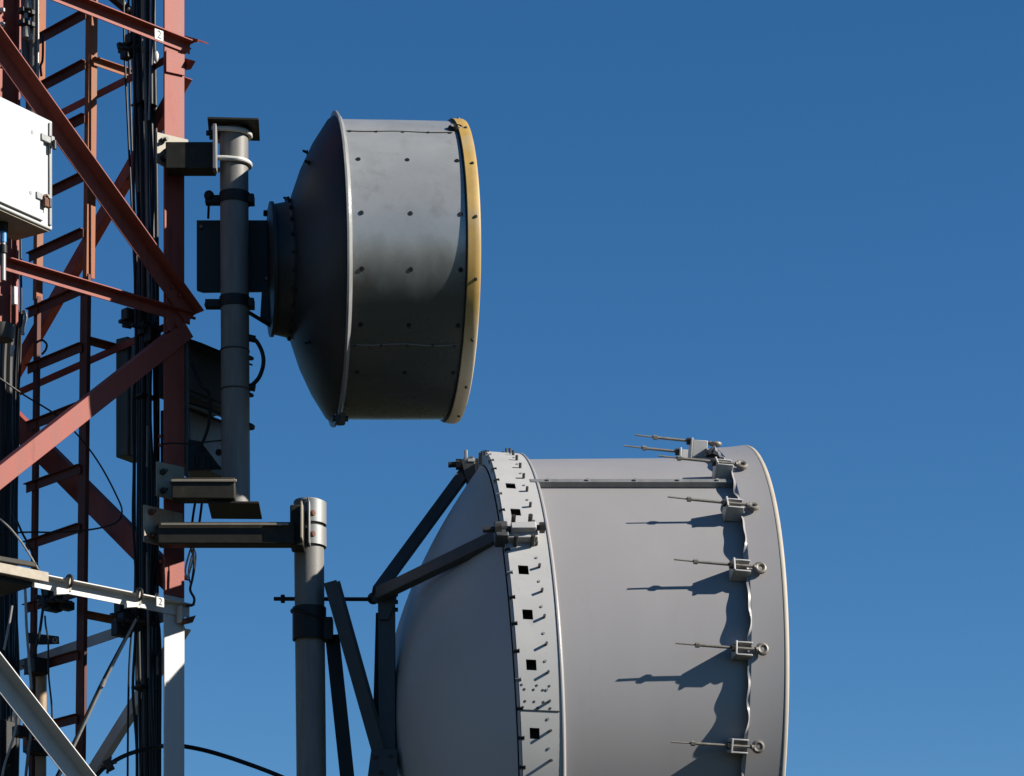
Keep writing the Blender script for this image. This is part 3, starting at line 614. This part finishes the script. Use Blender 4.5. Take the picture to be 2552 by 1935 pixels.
obj('edge_post', MB().bar(P(466, 838, 19.56), P(467, 1190, 19.56), (1, 0, 0), .022, (0, 1, 0), .03), M_cab, t, bevel=.003)
obj('bracket', MB().prism([P(470, 1095, 19.54), P(500, 1100, 19.54), P(552, 1168, 19.54), P(470, 1172, 19.54)], V((0, .03, 0))), M_dark, t, bevel=.003)
obj('knob', MB().ball(P(545, 1128, 19.52), .022).cyl(P(545, 1128, 19.52), P(560, 1128, 19.52), .012), M_dark, t)
tag(obj('jumper_cable', MB().tube([P(478, 905, 19.48), P(500, 960, 19.45), P(522, 985, 19.47), P(520, 1060, 19.47), P(498, 1120, 19.5)], .010, 10, 6), M_cable), 'black jumper cable between the two grey cabinets behind the upper pole', 'cable')
t, o_ = rcab(318, 838, 20.0, .17, .1, .76, 'tall narrow grey cabinet left of the black cable bundle', 3)
obj('door', MB().box(o_ - e1 * .05 + nb * .006 - Z * .38, e1, e2, Z, .05, .012, .74), M_galv, t, bevel=.004)
obj('door', MB().box(o_ - e1 * .125 + nb * .006 - Z * .34, e1, e2, Z, .05, .012, .66), M_galv, t, bevel=.004)

# ------------------------------------------------------------------ circles of the dishes
class Circ:
    def __init__(s, px, py, Y, R, th, ep):
        s.C = P(px, py, Y); s.R = R; th, ep = R_(th), R_(ep)
        s.a = V((math.cos(th) * math.cos(ep), math.sin(th) * math.cos(ep), math.sin(ep)))
        s.v = -(Z.cross(s.a)).normalized(); s.u = s.a.cross(s.v); s.u = s.u if s.u.z > 0 else -s.u
    def n(s, t): return s.u * math.cos(t) + s.v * math.sin(t)
    def pt(s, t, R=None, da=0.0): return s.C + s.n(t) * (s.R if R is None else R) + s.a * da
NS = 288
def ring(c, R, da=0.0, n=NS): return [c.pt(2 * math.pi * i / n, R, da) for i in range(n)]
def between(A, B, RA, RB, f, t): return A.pt(t, RA).lerp(B.pt(t, RB), f)
def radial(A, B, f, t): return A.n(t).lerp(B.n(t), f).normalized()

# ---- upper dish
UA = Circ(838, 677, 19.55, .885, 8.5, 1.4); UB = Circ(1112, 680, 19.62, .872, 9.2, 1.2); UC = Circ(1133, 682, 19.63, .893, 9.2, 1.4)
ud = thing('microwave_dish', 'smaller upper dish antenna, dark cone with grey drum and yellow rim', 'dish antenna', UA.C - Z * .92)
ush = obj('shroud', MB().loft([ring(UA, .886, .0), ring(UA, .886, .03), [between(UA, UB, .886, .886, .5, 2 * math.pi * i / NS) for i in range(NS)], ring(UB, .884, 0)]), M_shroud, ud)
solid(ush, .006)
obj('rear_flange', MB().loft([ring(UA, .870, -.022), ring(UA, .934, -.022), ring(UA, .934, -.010), ring(UA, .915, .002), ring(UA, .905, .010), ring(UA, .887, .014)]), M_galv, ud)
# reflector cone
def prof_cone(c, items): return [ring(c, r, a) for r, a in items]
obj('reflector', MB().loft(prof_cone(UA, [(.905, -.025), (.885, -.055), (.75, -.145), (.60, -.22), (.45, -.275), (.40, -.29)])), M_cone, ud)
HA = UA
obj('hub', MB().loft([ring(UA, r, a, 72) for r, a in ((.415, -.27), (.415, -.30), (.40, -.315), (.385, -.39), (.40, -.395), (.40, -.415), (.34, -.42), (.05, -.425))], True, False, True), M_cone, ud)
for k in range(24):
    t = R_(k * 15 + 4); q = UA.pt(t, .408, -.30)
    if math.sin(t) > -.2: obj('hub_bolt', MB().hex(q, UA.pt(t, .430, -.305), .011), M_dark, ud)
# clips on the cone
for t, r, a in ((R_(8), .70, -.165), (R_(2), .43, -.285), (R_(150), .63, -.20), (R_(40), .66, -.185)):
    q = UA.pt(t, r, a); nn = (UA.n(t) * .45 - UA.a * .9).normalized()
    obj('clip', MB().bar(q - nn * .005, q + nn * .035, UA.n(t), .012, UA.a, .012).bar(q - UA.n(t) * .03 + nn * .008, q + UA.n(t) * .015 + nn * .008, nn, .010, UA.v, .012), M_dark, ud)
# bottom lug
q = UA.pt(R_(176), .94, -.005); obj('lug', MB().hex(q + Z * .03, q - Z * .035, .035).cyl(q - UA.a * .05, q + UA.a * .05, .018), M_bolt, ud)
# rivets on the drum
def on_drum(f, t, off=0.0):
    return between(UA, UB, .886, .885, f, t) + radial(UA, UB, f, t) * off
proto = None
for f in (.10, .52, .95):
    for t in (63, 87, 108, 129, 150):
        tt = R_(t); q = on_drum(f, tt, .0); nn = radial(UA, UB, f, tt)
        obj('rivet', MB().cyl(q - nn * .004, q + nn * .0025, .0155, 14, .013), M_cable, ush)
for t0 in (44, 137):
    mb2 = MB()
    a = [on_drum(.03 + .92 * k / 20, R_(t0 + .35 * math.sin(k * .5))) for k in range(21)]
    mb2.tube([p + radial(UA, UB, .5, R_(t0)) * .001 for p in a], .0035, 6, 1)
    obj('seam', mb2, M_galv if t0 > 90 else M_arm, ush)
    for f in (.06, .29, .52, .74, .93):
        q = on_drum(f, R_(t0 + .4)); nn = radial(UA, UB, f, R_(t0)); obj('rivet', MB().cyl(q - nn * .004, q + nn * .006, .010, 10, .007), M_arm, ush)
# front rim: yellow hoop standing proud of the drum
rim = obj('rim', MB().loft([ring(UB, .885, .012), ring(UB, .897, .002), ring(UB, .901, .006), ring(UC, .903, -.012), ring(UC, .903, .016), ring(UC, .897, .028), ring(UC, .885, .032)]), M_yellow, ud)
obj('rim_gasket', MB().loft([ring(UB, .884, -.006), ring(UB, .893, -.006), ring(UB, .893, .01)]), M_dark, ud)
obj('radome', MB().loft([ring(UC, .89, .030), ring(UC, .6, .045), ring(UC, .05, .05)], True, False, True), M_rad, ud)
for t in (20, 41, 65, 88, 111, 134, 156, 178):
    tt = R_(t); q = UC.pt(tt, .902, .0); obj('rivet', MB().cyl(q, q + UC.n(tt) * .008, .011, 12, .008), M_bolt, rim)
tq = min((abs(HY - (on_drum(.97, R_(k * .5)).z - CZ) / on_drum(.97, R_(k * .5)).y * F - 322), k * .5) for k in range(40, 140))[1]
q = on_drum(.975, R_(tq)); nn = radial(UA, UB, .97, R_(tq)); tg = UB.n(R_(tq) + 1.5708); ax = UB.a
obj('rim_fold', MB().loft([[q + ax * (math.cos(R_(k)) * .045 * sc_ + .01) + tg * (math.sin(R_(k)) * .036 * sc_) + nn * h for k in range(0, 360, 15)] for h, sc_ in ((-.004, 1.15), (.014, 1.0), (.022, .8), (.010, .5))], True, False, True), M_cable, ud)
# mounting plate behind the pole and clamps
PYp = 19.56
obj('mounting_plate', MB().prism([P(490, 549, PYp), P(684, 549, PYp), P(684, 725, PYp), P(505, 727, PYp), P(490, 722, PYp)], V((0, .03, 0))), M_cone, ud, bevel=.002)
for x, y in ((501, 565), (664, 694)):
    obj('plate_washer', MB().torus(P(x, y, PYp - .002), (0, 1, 0), .014, .005, 20), M_bolt, ud)
    obj('plate_hole', MB().cyl(P(x, y, PYp - .002), P(x, y, PYp - .006), .011, 16), M_galv, ud)
for y, tilt in ((497, 0), (756, 0)):
    c = P(585, y, pY)
    cl = obj('pole_clamp', MB().loft([[c + V((math.cos(R_(k)) * r, math.sin(R_(k)) * r, z)) for k in range(0, 360, 10)] for r, z in ((.089, -.033), (.096, -.033), (.096, .033), (.089, .033))]), M_dark, ud)
    obj('clamp_ear', MB().box(P(622, y + 2, pY), (1, 0, 0), (0, 1, 0), Z, .06, .08, .055), M_dark, ud, bevel=.004)
    obj('clamp_ear', MB().box(P(532, y + 3, pY + .05), (1, 0, 0), (0, 1, 0), Z, .10, .06, .05), M_dark, ud, bevel=.004)
obj('knob', MB().ball(P(521, 488, pY + .03), .033).cyl(P(521, 488, pY + .03), P(519, 545, pY + .12), .008, 10), M_dark, ud)
obj('clamp_lug', MB().torus(P(519, 760, pY + .06), (0, 1, 0), .017, .008, 20), M_dark, ud)
obj('stay', MB().cyl(P(618, 778, pY), P(690, 822, 19.55), .012, 10), M_dark, ud)
obj('stay_plate', MB().prism([P(652, 728, 19.52), P(682, 728, 19.52), P(680, 815, 19.52), P(648, 792, 19.52)], V((0, .03, 0))), M_cone, ud, bevel=.002)
for k in range(3):
    q = P(662 + 10 * k, 538 - k * 5, 19.58); obj('hub_bolt', MB().hex(q, q + Z * .03, .016), M_dark, ud)

# ---- lower dish
LA = Circ(1233, 1858, 20.00, 1.80, 4.8, 3.4); LL = Circ(1297, 1861, 20.02, 1.80, 7.4, 2.5)
LB = Circ(1709, 1842, 20.13, 1.80, 8.9, -1.8); LC = Circ(1814, 1837, 20.16, 1.80, 7.0, -.4)
ld = thing('microwave_dish', 'larger lower dish antenna, pale grey drum with a white perforated ring and hooked rods', 'dish antenna', LA.C - Z * 1.85)
NL = 240
def lring(c, R, da=0.0): return ring(c, R, da, NL)
# drum
RS0, RS1 = 1.765, 1.742
lsh = obj('shroud', MB().loft([[between(LL, LB, RS0, RS1, f, 2 * math.pi * i / NL) for i in range(NL)] for f in (-.02, .1, .2, .3, .4, .5, .6, .7, .8, .9, 1.0)] + [lring(LC, RS1 - .01, -.05)]), M_lshroud, ld)
solid(lsh, .008)
# rear ring with square holes
def t_ring(py, f):
    best = (1e9, 0)
    for k in range(-100, 1300):
        t = R_(k * .1); p = LA.pt(t, 1.806).lerp(LL.pt(t, 1.80), f); y = HY - (p.z - CZ) / p.y * F
        if math.sin(t + .2) > .0 and abs(y - py) < best[0]: best = (abs(y - py), k * .1)
    return best[1]
HT = [t_ring(y, .32) for y in (1163, 1211, 1277, 1421, 1532, 1658, 1829)] + [ 110, 122, 134, 146, 158, 170, 182, 194, 206, 218, 230, 242, 254, 266, 278, 290, 302, 314, 326, 338]
def hole_w(t): return 1.0
edges = sorted([x % 360 for t in HT for x in (t - 1.0, t + 1.0)])
ang = []
for i, e_ in enumerate(edges):
    nx = edges[(i + 1) % len(edges)]; nx = nx if nx > e_ else nx + 360
    k = max(1, int((nx - e_) / 1.5)); ang += [e_ + (nx - e_) * j / k for j in range(k)]
holes = set()
bm = MB(); rows = [-0.0, .20, .44, 1.0]
RR0, RR1 = 1.806, 1.800
grid = [[bm.bm.verts.new(between(LA, LL, RR0, RR1, f, R_(a))) for a in ang] for f in rows]
for r in range(3):
    for i in range(len(ang)):
        j = (i + 1) % len(ang); mid = (ang[i] + ((ang[j] - ang[i]) % 360) / 2) % 360
        if r == 1 and any(abs((mid - t + 180) % 360 - 180) < 1.0 for t in HT): continue
        bm.bm.faces.new((grid[r][i], grid[r][j], grid[r + 1][j], grid[r + 1][i]))
lr = obj('rear_ring', bm, M_lring, ld)
md = lr.modifiers.new('solid', 'SOLIDIFY'); md.thickness = .006; md.offset = -1
md = lr.modifiers.new('split', 'EDGE_SPLIT'); md.split_angle = R_(30)
bvm = None
obj('ring_inner', MB().loft([lring(LA, 1.70, .012), [between(LA, LL, 1.735, 1.74, .8, 2 * math.pi * i / NL) for i in range(NL)]]), M_dark, ld)
# standing lip on the drum side
obj('ring_lip', MB().loft([lring(LL, 1.795, -.004), lring(LL, 1.805, .0), lring(LL, 1.805, .008), lring(LL, 1.797, .016), lring(LL, 1.762, .026)]), M_lshroud, ld)
# rear web
obj('rear_flange', MB().loft([lring(LA, 1.806, -.004), lring(LA, 1.800, -.012), lring(LA, 1.725, -.012), lring(LA, 1.69, .02)]), M_lrefl, ld)
for k in range(40):
    t = R_(k * 9 - 60)
    if -70 < math.degrees(t) < 20:
        q = LA.pt(t, 1.765, -.014); obj('stiffener', MB().bar(LA.pt(t, 1.73, -.02), LA.pt(t + .02, 1.80, -.02), LA.n(t + 1.57), .02, LA.a, .018), M_lrefl, ld)
# reflector (parabolic back)
rr = [1.72 * math.sqrt(k / 22) for k in range(22, 0, -1)]
obj('reflector', MB().loft([lring(LA, r, -.02 - .70 * (1 - (r / 1.72) ** 2)) for r in rr] + [lring(LA, .05, -.72)], True, False, True), M_lrefl, ld)
# ring hardware
def lr_pt(f, t, off=0.0): return between(LA, LL, RR0, RR1, f, t) + radial(LA, LL, f, t) * off
t = 2.0
k = 0
while t < 128:
    tt = R_(t); q = lr_pt(.70, tt); nn = radial(LA, LL, .8, tt)
    obj('stud', MB().cyl(q, q + nn * .030, .0085, 8), M_strut, lr)
    q = lr_pt(.66, R_(t + 3.2)); obj('rivet', MB().cyl(q, q + nn * .004, .008, 10), M_galv, lr)
    q = lr_pt(-.01, R_(t + 1.5)); obj('edge_bolt', MB().hex(q - LA.a * .014 - nn * .012, q + LA.a * .02 - nn * .004, .013), M_dark if k % 4 else M_galv, lr)
    t += 5.35; k += 1
# splice joint with pierced holes
ts = R_(94.0)
obj('splice_seam', MB().tube([lr_pt(f, R_(t_ring(1772, .5)), .001) for f in (.02, .3, .6, .94)], .004, 6, 1), M_strut, lr)
TS = t_ring(1772, .5)
for a in (TS - 4.6, TS - 3.8, TS - 1.6, TS - .5):
    for f in ((.12, .34, .56) if a in (TS - 3.8, TS - 1.6) else (.06, .42, .72)):
        q = lr_pt(f, R_(a), .001); nn = radial(LA, LL, f, R_(a)); obj('pierced_hole', MB().cyl(q - nn * .002, q + nn * .001, .0075, 10), M_strut, lr)
# seam bar along the drum
def ld_pt(f, t, off=0.0): return between(LL, LB, RS0, RS1, f, t) + radial(LL, LB, f, t) * off
tb_ = R_(39.5 - 11.5 + .0)
def t_at(py, f):    # angle on the drum seen at a given photo row
    best = None
    for k in range(-60, 1300):
        t = R_(k * .1); p = ld_pt(f, t); y = HY - (p.z - CZ) / p.y * F
        if best is None or abs(y - py) < best[0]: best = (abs(y - py), t)
    return best[1]
ta, tc = t_at(1213, .02), t_at(1213, 1.0)
def bar_pt(f, off): return ld_pt(f, ta + (tc - ta) * f, off)
sb = MB(); 
for_ = [bar_pt(k / 12, .018) for k in range(0, 13)]
secs = []
for k in range(13):
    f = -.03 + 1.03 * k / 12; t = ta + (tc - ta) * f; nn = radial(LL, LB, f, t); tg = LL.n(t + 1.5708)
    c0 = ld_pt(f, t)
    secs.append([c0 - tg * .022, c0 - tg * .020 + nn * .040, c0 + tg * .020 + nn * .040, c0 + tg * .020])
sb.loft(secs, True, True, True)
bar = obj('seam_bar', sb, M_galv, ld, bevel=.002)
for f in (.06, .26, .5, .72, .92):
    t = ta + (tc - ta) * f; q = ld_pt(f, t, .04); nn = radial(LL, LB, f, t); obj('bolt', MB().cyl(q, q + nn * .008, .012, 10), M_galv, bar)
# front band
band = obj('front_band', MB().loft([lring(LB, 1.765, .012), lring(LB, 1.796, .002), lring(LB, 1.800, .006), [LB.pt(2 * math.pi * i / NL, 1.800).lerp(LC.pt(2 * math.pi * i / NL, 1.800), .55) for i in range(NL)], lring(LC, 1.803, -.012)]), M_lshroud, ld)
# scalloped rear edge of the band: fabric pulled by the rods
sc = [[], [], []]
for i in range(720):
    t = 2 * math.pi * i / 720; deg = math.degrees(t)
    wv = .010 * math.sin(t * 60) + .010 * math.sin(t * 37 + 1.0) + .012 * math.sin(t * 19 + 1.2)
    sc[0].append(LB.pt(t, 1.797, .010)); sc[1].append(LB.pt(t, 1.800 + wv * .75, -.012 + wv * .35)); sc[2].append(LB.pt(t, 1.780 + wv * .8, -.002))
obj('fabric_hem', MB().loft(sc), M_lshroud, band)
obj('hoop', MB().loft([lring(LC, 1.803, -.010), lring(LC, 1.8055, -.006), lring(LC, 1.8055, .004), lring(LC, 1.802, .014), lring(LC, 1.793, .020), lring(LC, 1.78, .020)]), M_cream, ld)
obj('radome', MB().loft([lring(LC, 1.79, .018), lring(LC, 1.2, .03), lring(LC, .05, .035)], True, False, True), M_rad, ld)
# tension rods round the front edge
def hook(deg):
    t = R_(deg); nn = LB.n(t); ax = LB.a; tg = nn.cross(ax)
    base = LB.pt(t, 1.80)
    h = obj('tension_hook', MB().box(base - nn * .002 - ax * .098, ax, tg, nn, .012, .084, .125).box(base - nn * .004 - ax * .045 + tg * .037, ax, tg, nn, .094, .010, .105)
            .box(base - nn * .004 - ax * .045 - tg * .037, ax, tg, nn, .094, .010, .105).box(base - nn * .052 - ax * .045, ax, tg, nn, .094, .070, .010), M_lring, ld, bevel=.003)
    r0 = base + nn * .040 + ax * .03; r1 = base + nn * .048 - ax * .33; r2 = base + nn * .054 - ax * .46
    obj('rod', MB().cyl(r0, r1, .0088, 10).cyl(r1, r2, .005, 10).hex(r1 - ax * .012, r1 + ax * .012, .0155), M_rod, h)
    e = base + nn * .036 + ax * .062 + tg * rnd.uniform(-.006, .006)
    obj('eye', MB().torus(e, nn * .95 + tg * rnd.uniform(-.25, .25), .026, .014, 20, 8).cyl(r0 - ax * .01, e - ax * .026, .015, 10), M_rod, h)
    obj('nut', MB().hex(base + nn * .041 - ax * .125, base + nn * .041 - ax * .104, .022), M_bolt, h)

def t_hook(py):
    best = (1e9, 0)
    for k in range(100, 1300):
        t = R_(k * .1); p = LB.pt(t, 1.845, -.2); y = HY - (p.z - CZ) / p.y * F
        if abs(y - py) < best[0]: best = (abs(y - py), k * .1)
    return best[1]
for dg in [0, 11] + [t_hook(y) for y in (1148, 1250, 1405, 1612, 1857)] + [120, 138]: hook(dg)

# ---- struts and frame of the lower dish
FY = 19.40
apex = P(950, 1468, FY)
rp1 = LA.pt(R_(-6), 1.80, .0); rp2 = lr_pt(.3, R_(46), .02)
rp2 = P(1252, 1333, 18.55); rp1 = P(1168, 1166, 20.06)
def flatbar(p0, p1, wd, th, m, nm, par, face=V((0, -1, .2))):
    d = (p1 - p0).normalized(); s = d.cross(face).normalized(); f2 = s.cross(d).normalized()
    return obj(nm, MB().bar(p0, p1, s, wd, f2, th), m, par, bevel=.004)
flatbar(P(940, 1476, FY), rp1, .072, .055, M_strut, 'strut', ld)
s2 = flatbar(P(945, 1482, FY - .05), rp2, .078, .06, M_strut, 'strut', ld)
q = P(985, 1462, FY - .10); obj('bolt', MB().hex(q, q + V((0, -.02, 0)), .012), M_bolt, s2)
# ring clamps
def ring_clamp(tdeg, py_top, nm='ring_clamp'):
    t = R_(tdeg); nn = radial(LA, LL, .3, t); ax = LA.a; tg = nn.cross(ax)
    c = lr_pt(.40, t, .025)
    k = obj(nm, MB().box(c - ax * .01, ax, tg, nn, .19, .11, .05).box(c + ax * .0 + nn * .045, ax, tg, nn, .15, .05, .05), M_lring, ld, bevel=.006)
    for s in (-.075, .085):
        for f in (-.05, .05):
            q = c + tg * s + ax * f; obj('bolt', MB().cyl(q - nn * .02, q + nn * .06, .014, 10), M_bolt, k)
    obj('clamp_rod', MB().cyl(c - ax * .24 + nn * .04, c + ax * .13 + nn * .04, .017, 12).hex(c + ax * .095 + nn * .04, c + ax * .125 + nn * .04, .032).hex(c - ax * .17 + nn * .04, c - ax * .13 + nn * .04, .034), M_bolt, k)
    obj('bracket', MB().box(c - ax * .13 + nn * .0, ax, tg, nn, .08, .12, .10), M_strut, k, bevel=.008)
ring_clamp(t_ring(1338, .4), 1340)
# clamp at the far top end of the other strut
q = P(1160, 1158, 20.0)
k = obj('ring_clamp', MB().box(P(1172, 1176, 20.02), (1, 0, .3), (0, 1, 0), (-.3, 0, 1), .09, .10, .16), M_strut, ld, bevel=.008)
obj('clamp_rod', MB().cyl(P(1117, 1159, 20.0), P(1190, 1156, 20.0), .018, 12).hex(P(1136, 1158, 20.0), P(1150, 1158, 20.0), .034), M_bolt, k)
obj('tab', MB().box(P(1161, 1142, 20.0), (1, 0, 0), (0, 1, 0), Z, .02, .06, .09), M_galv, k, bevel=.003)
obj('tab', MB().box(P(1175, 1150, 19.99), (1, 0, 0), (0, 1, 0), Z, .05, .05, .02), M_lring, k, bevel=.003)
# apex node
nd = obj('node_plate', MB().prism([P(925, 1498, FY - .02), P(948, 1452, FY - .02), P(990, 1450, FY - .02), P(988, 1500, FY - .02), P(968, 1545, FY - .02), P(945, 1545, FY - .02), P(942, 1505, FY - .02)], V((0, .012, 0))), M_strut, ld, bevel=.004)
for y in (1482, 1501, 1520):
    obj('bolt', MB().hex(P(975, y, FY + .03), P(992, y, FY + .03), .013), M_bolt, nd)
obj('ball_joint', MB().ball(P(930, 1492, FY + .02), .038), M_dark, ld)
obj('threaded_rod', MB().cyl(P(683, 1493, FY + .10), P(935, 1494, FY + .02), .0125, 14).hex(P(700, 1493, FY + .10), P(710, 1493, FY + .10), .026), M_dark, ld)
# uprights of the frame
fr = obj('frame_post', MB().angle(P(984, 1500, FY), P(988, 2500, FY), (-1, 0, 0), .105, (0, 1, 0), .09, .01), M_strut, ld, bevel=.003)
obj('frame_brace', MB().bar(P(944, 1530, FY + .12), P(934, 1900, FY + .12), (1, 0, 0), .035, (0, 1, 0), .06), M_dark, ld, bevel=.003)
obj('frame_brace', MB().bar(P(823, 1452, FY - .12), P(945, 1880, FY - .02), (1, 0, .28), .082, (0, 1, 0), .05).bar(P(838, 1452, FY - .05), P(950, 1850, FY + .03), (1, 0, .28), .05, (0, 1, 0), .04), M_strut, ld, bevel=.003)
obj('frame_brace', MB().bar(P(828, 1585, FY + .06), P(872, 2000, FY + .06), (1, 0, .1), .088, (0, 1, 0), .06), M_dark, ld, bevel=.003)
obj('frame_node', MB().prism([P(925, 1868, FY - .05), P(990, 1866, FY - .05), P(992, 2060, FY - .05), P(900, 2060, FY - .05)], V((0, .012, 0))), M_strut, ld, bevel=.004)
for x, y in ((936, 1886), (974, 1884), (950, 1924)):
    obj('bolt', MB().hex(P(x, y, FY - .045), P(x, y, FY - .07), .013), M_bolt, ld)
# joint where the braces meet the lower pole
obj('pole_collar', MB().loft([[P(771, 1556, FY) + V((math.cos(R_(k)) * r, math.sin(R_(k)) * r, z)) for k in range(0, 360, 8)] for r, z in ((.094, -.10), (.105, -.10), (.105, .10), (.094, .10))]), M_dark, ld)
obj('collar_strap', MB().torus(P(768, 1538, FY), V((.35, 0, 1)), .108, .010, 40, 8), M_dark, ld)
obj('collar_ear', MB().box(P(818, 1570, FY), (1, 0, 0), (0, 1, 0), Z, .06, .1, .14), M_dark, ld, bevel=.006)

# ------------------------------------------------------------------ lower pole
lp = thing('mounting_pole', 'thick galvanised lower pole rising from the bottom edge, carrying the larger dish', 'pole', V((P(770, 1900, 19.42).x + .03, 19.42, 0)))
top = P(769, 1254, 19.42); bot = P(776, 1935, 19.42); d = (bot - top); foot = top + d * ((0 - top.z) / d.z)
obj('pipe', MB().cyl(foot, top, .0925, 44), M_pipe, lp)
obj('cap', MB().cyl(top - Z * .002, top + Z * .012, .0945, 44, .088), M_galv, lp)
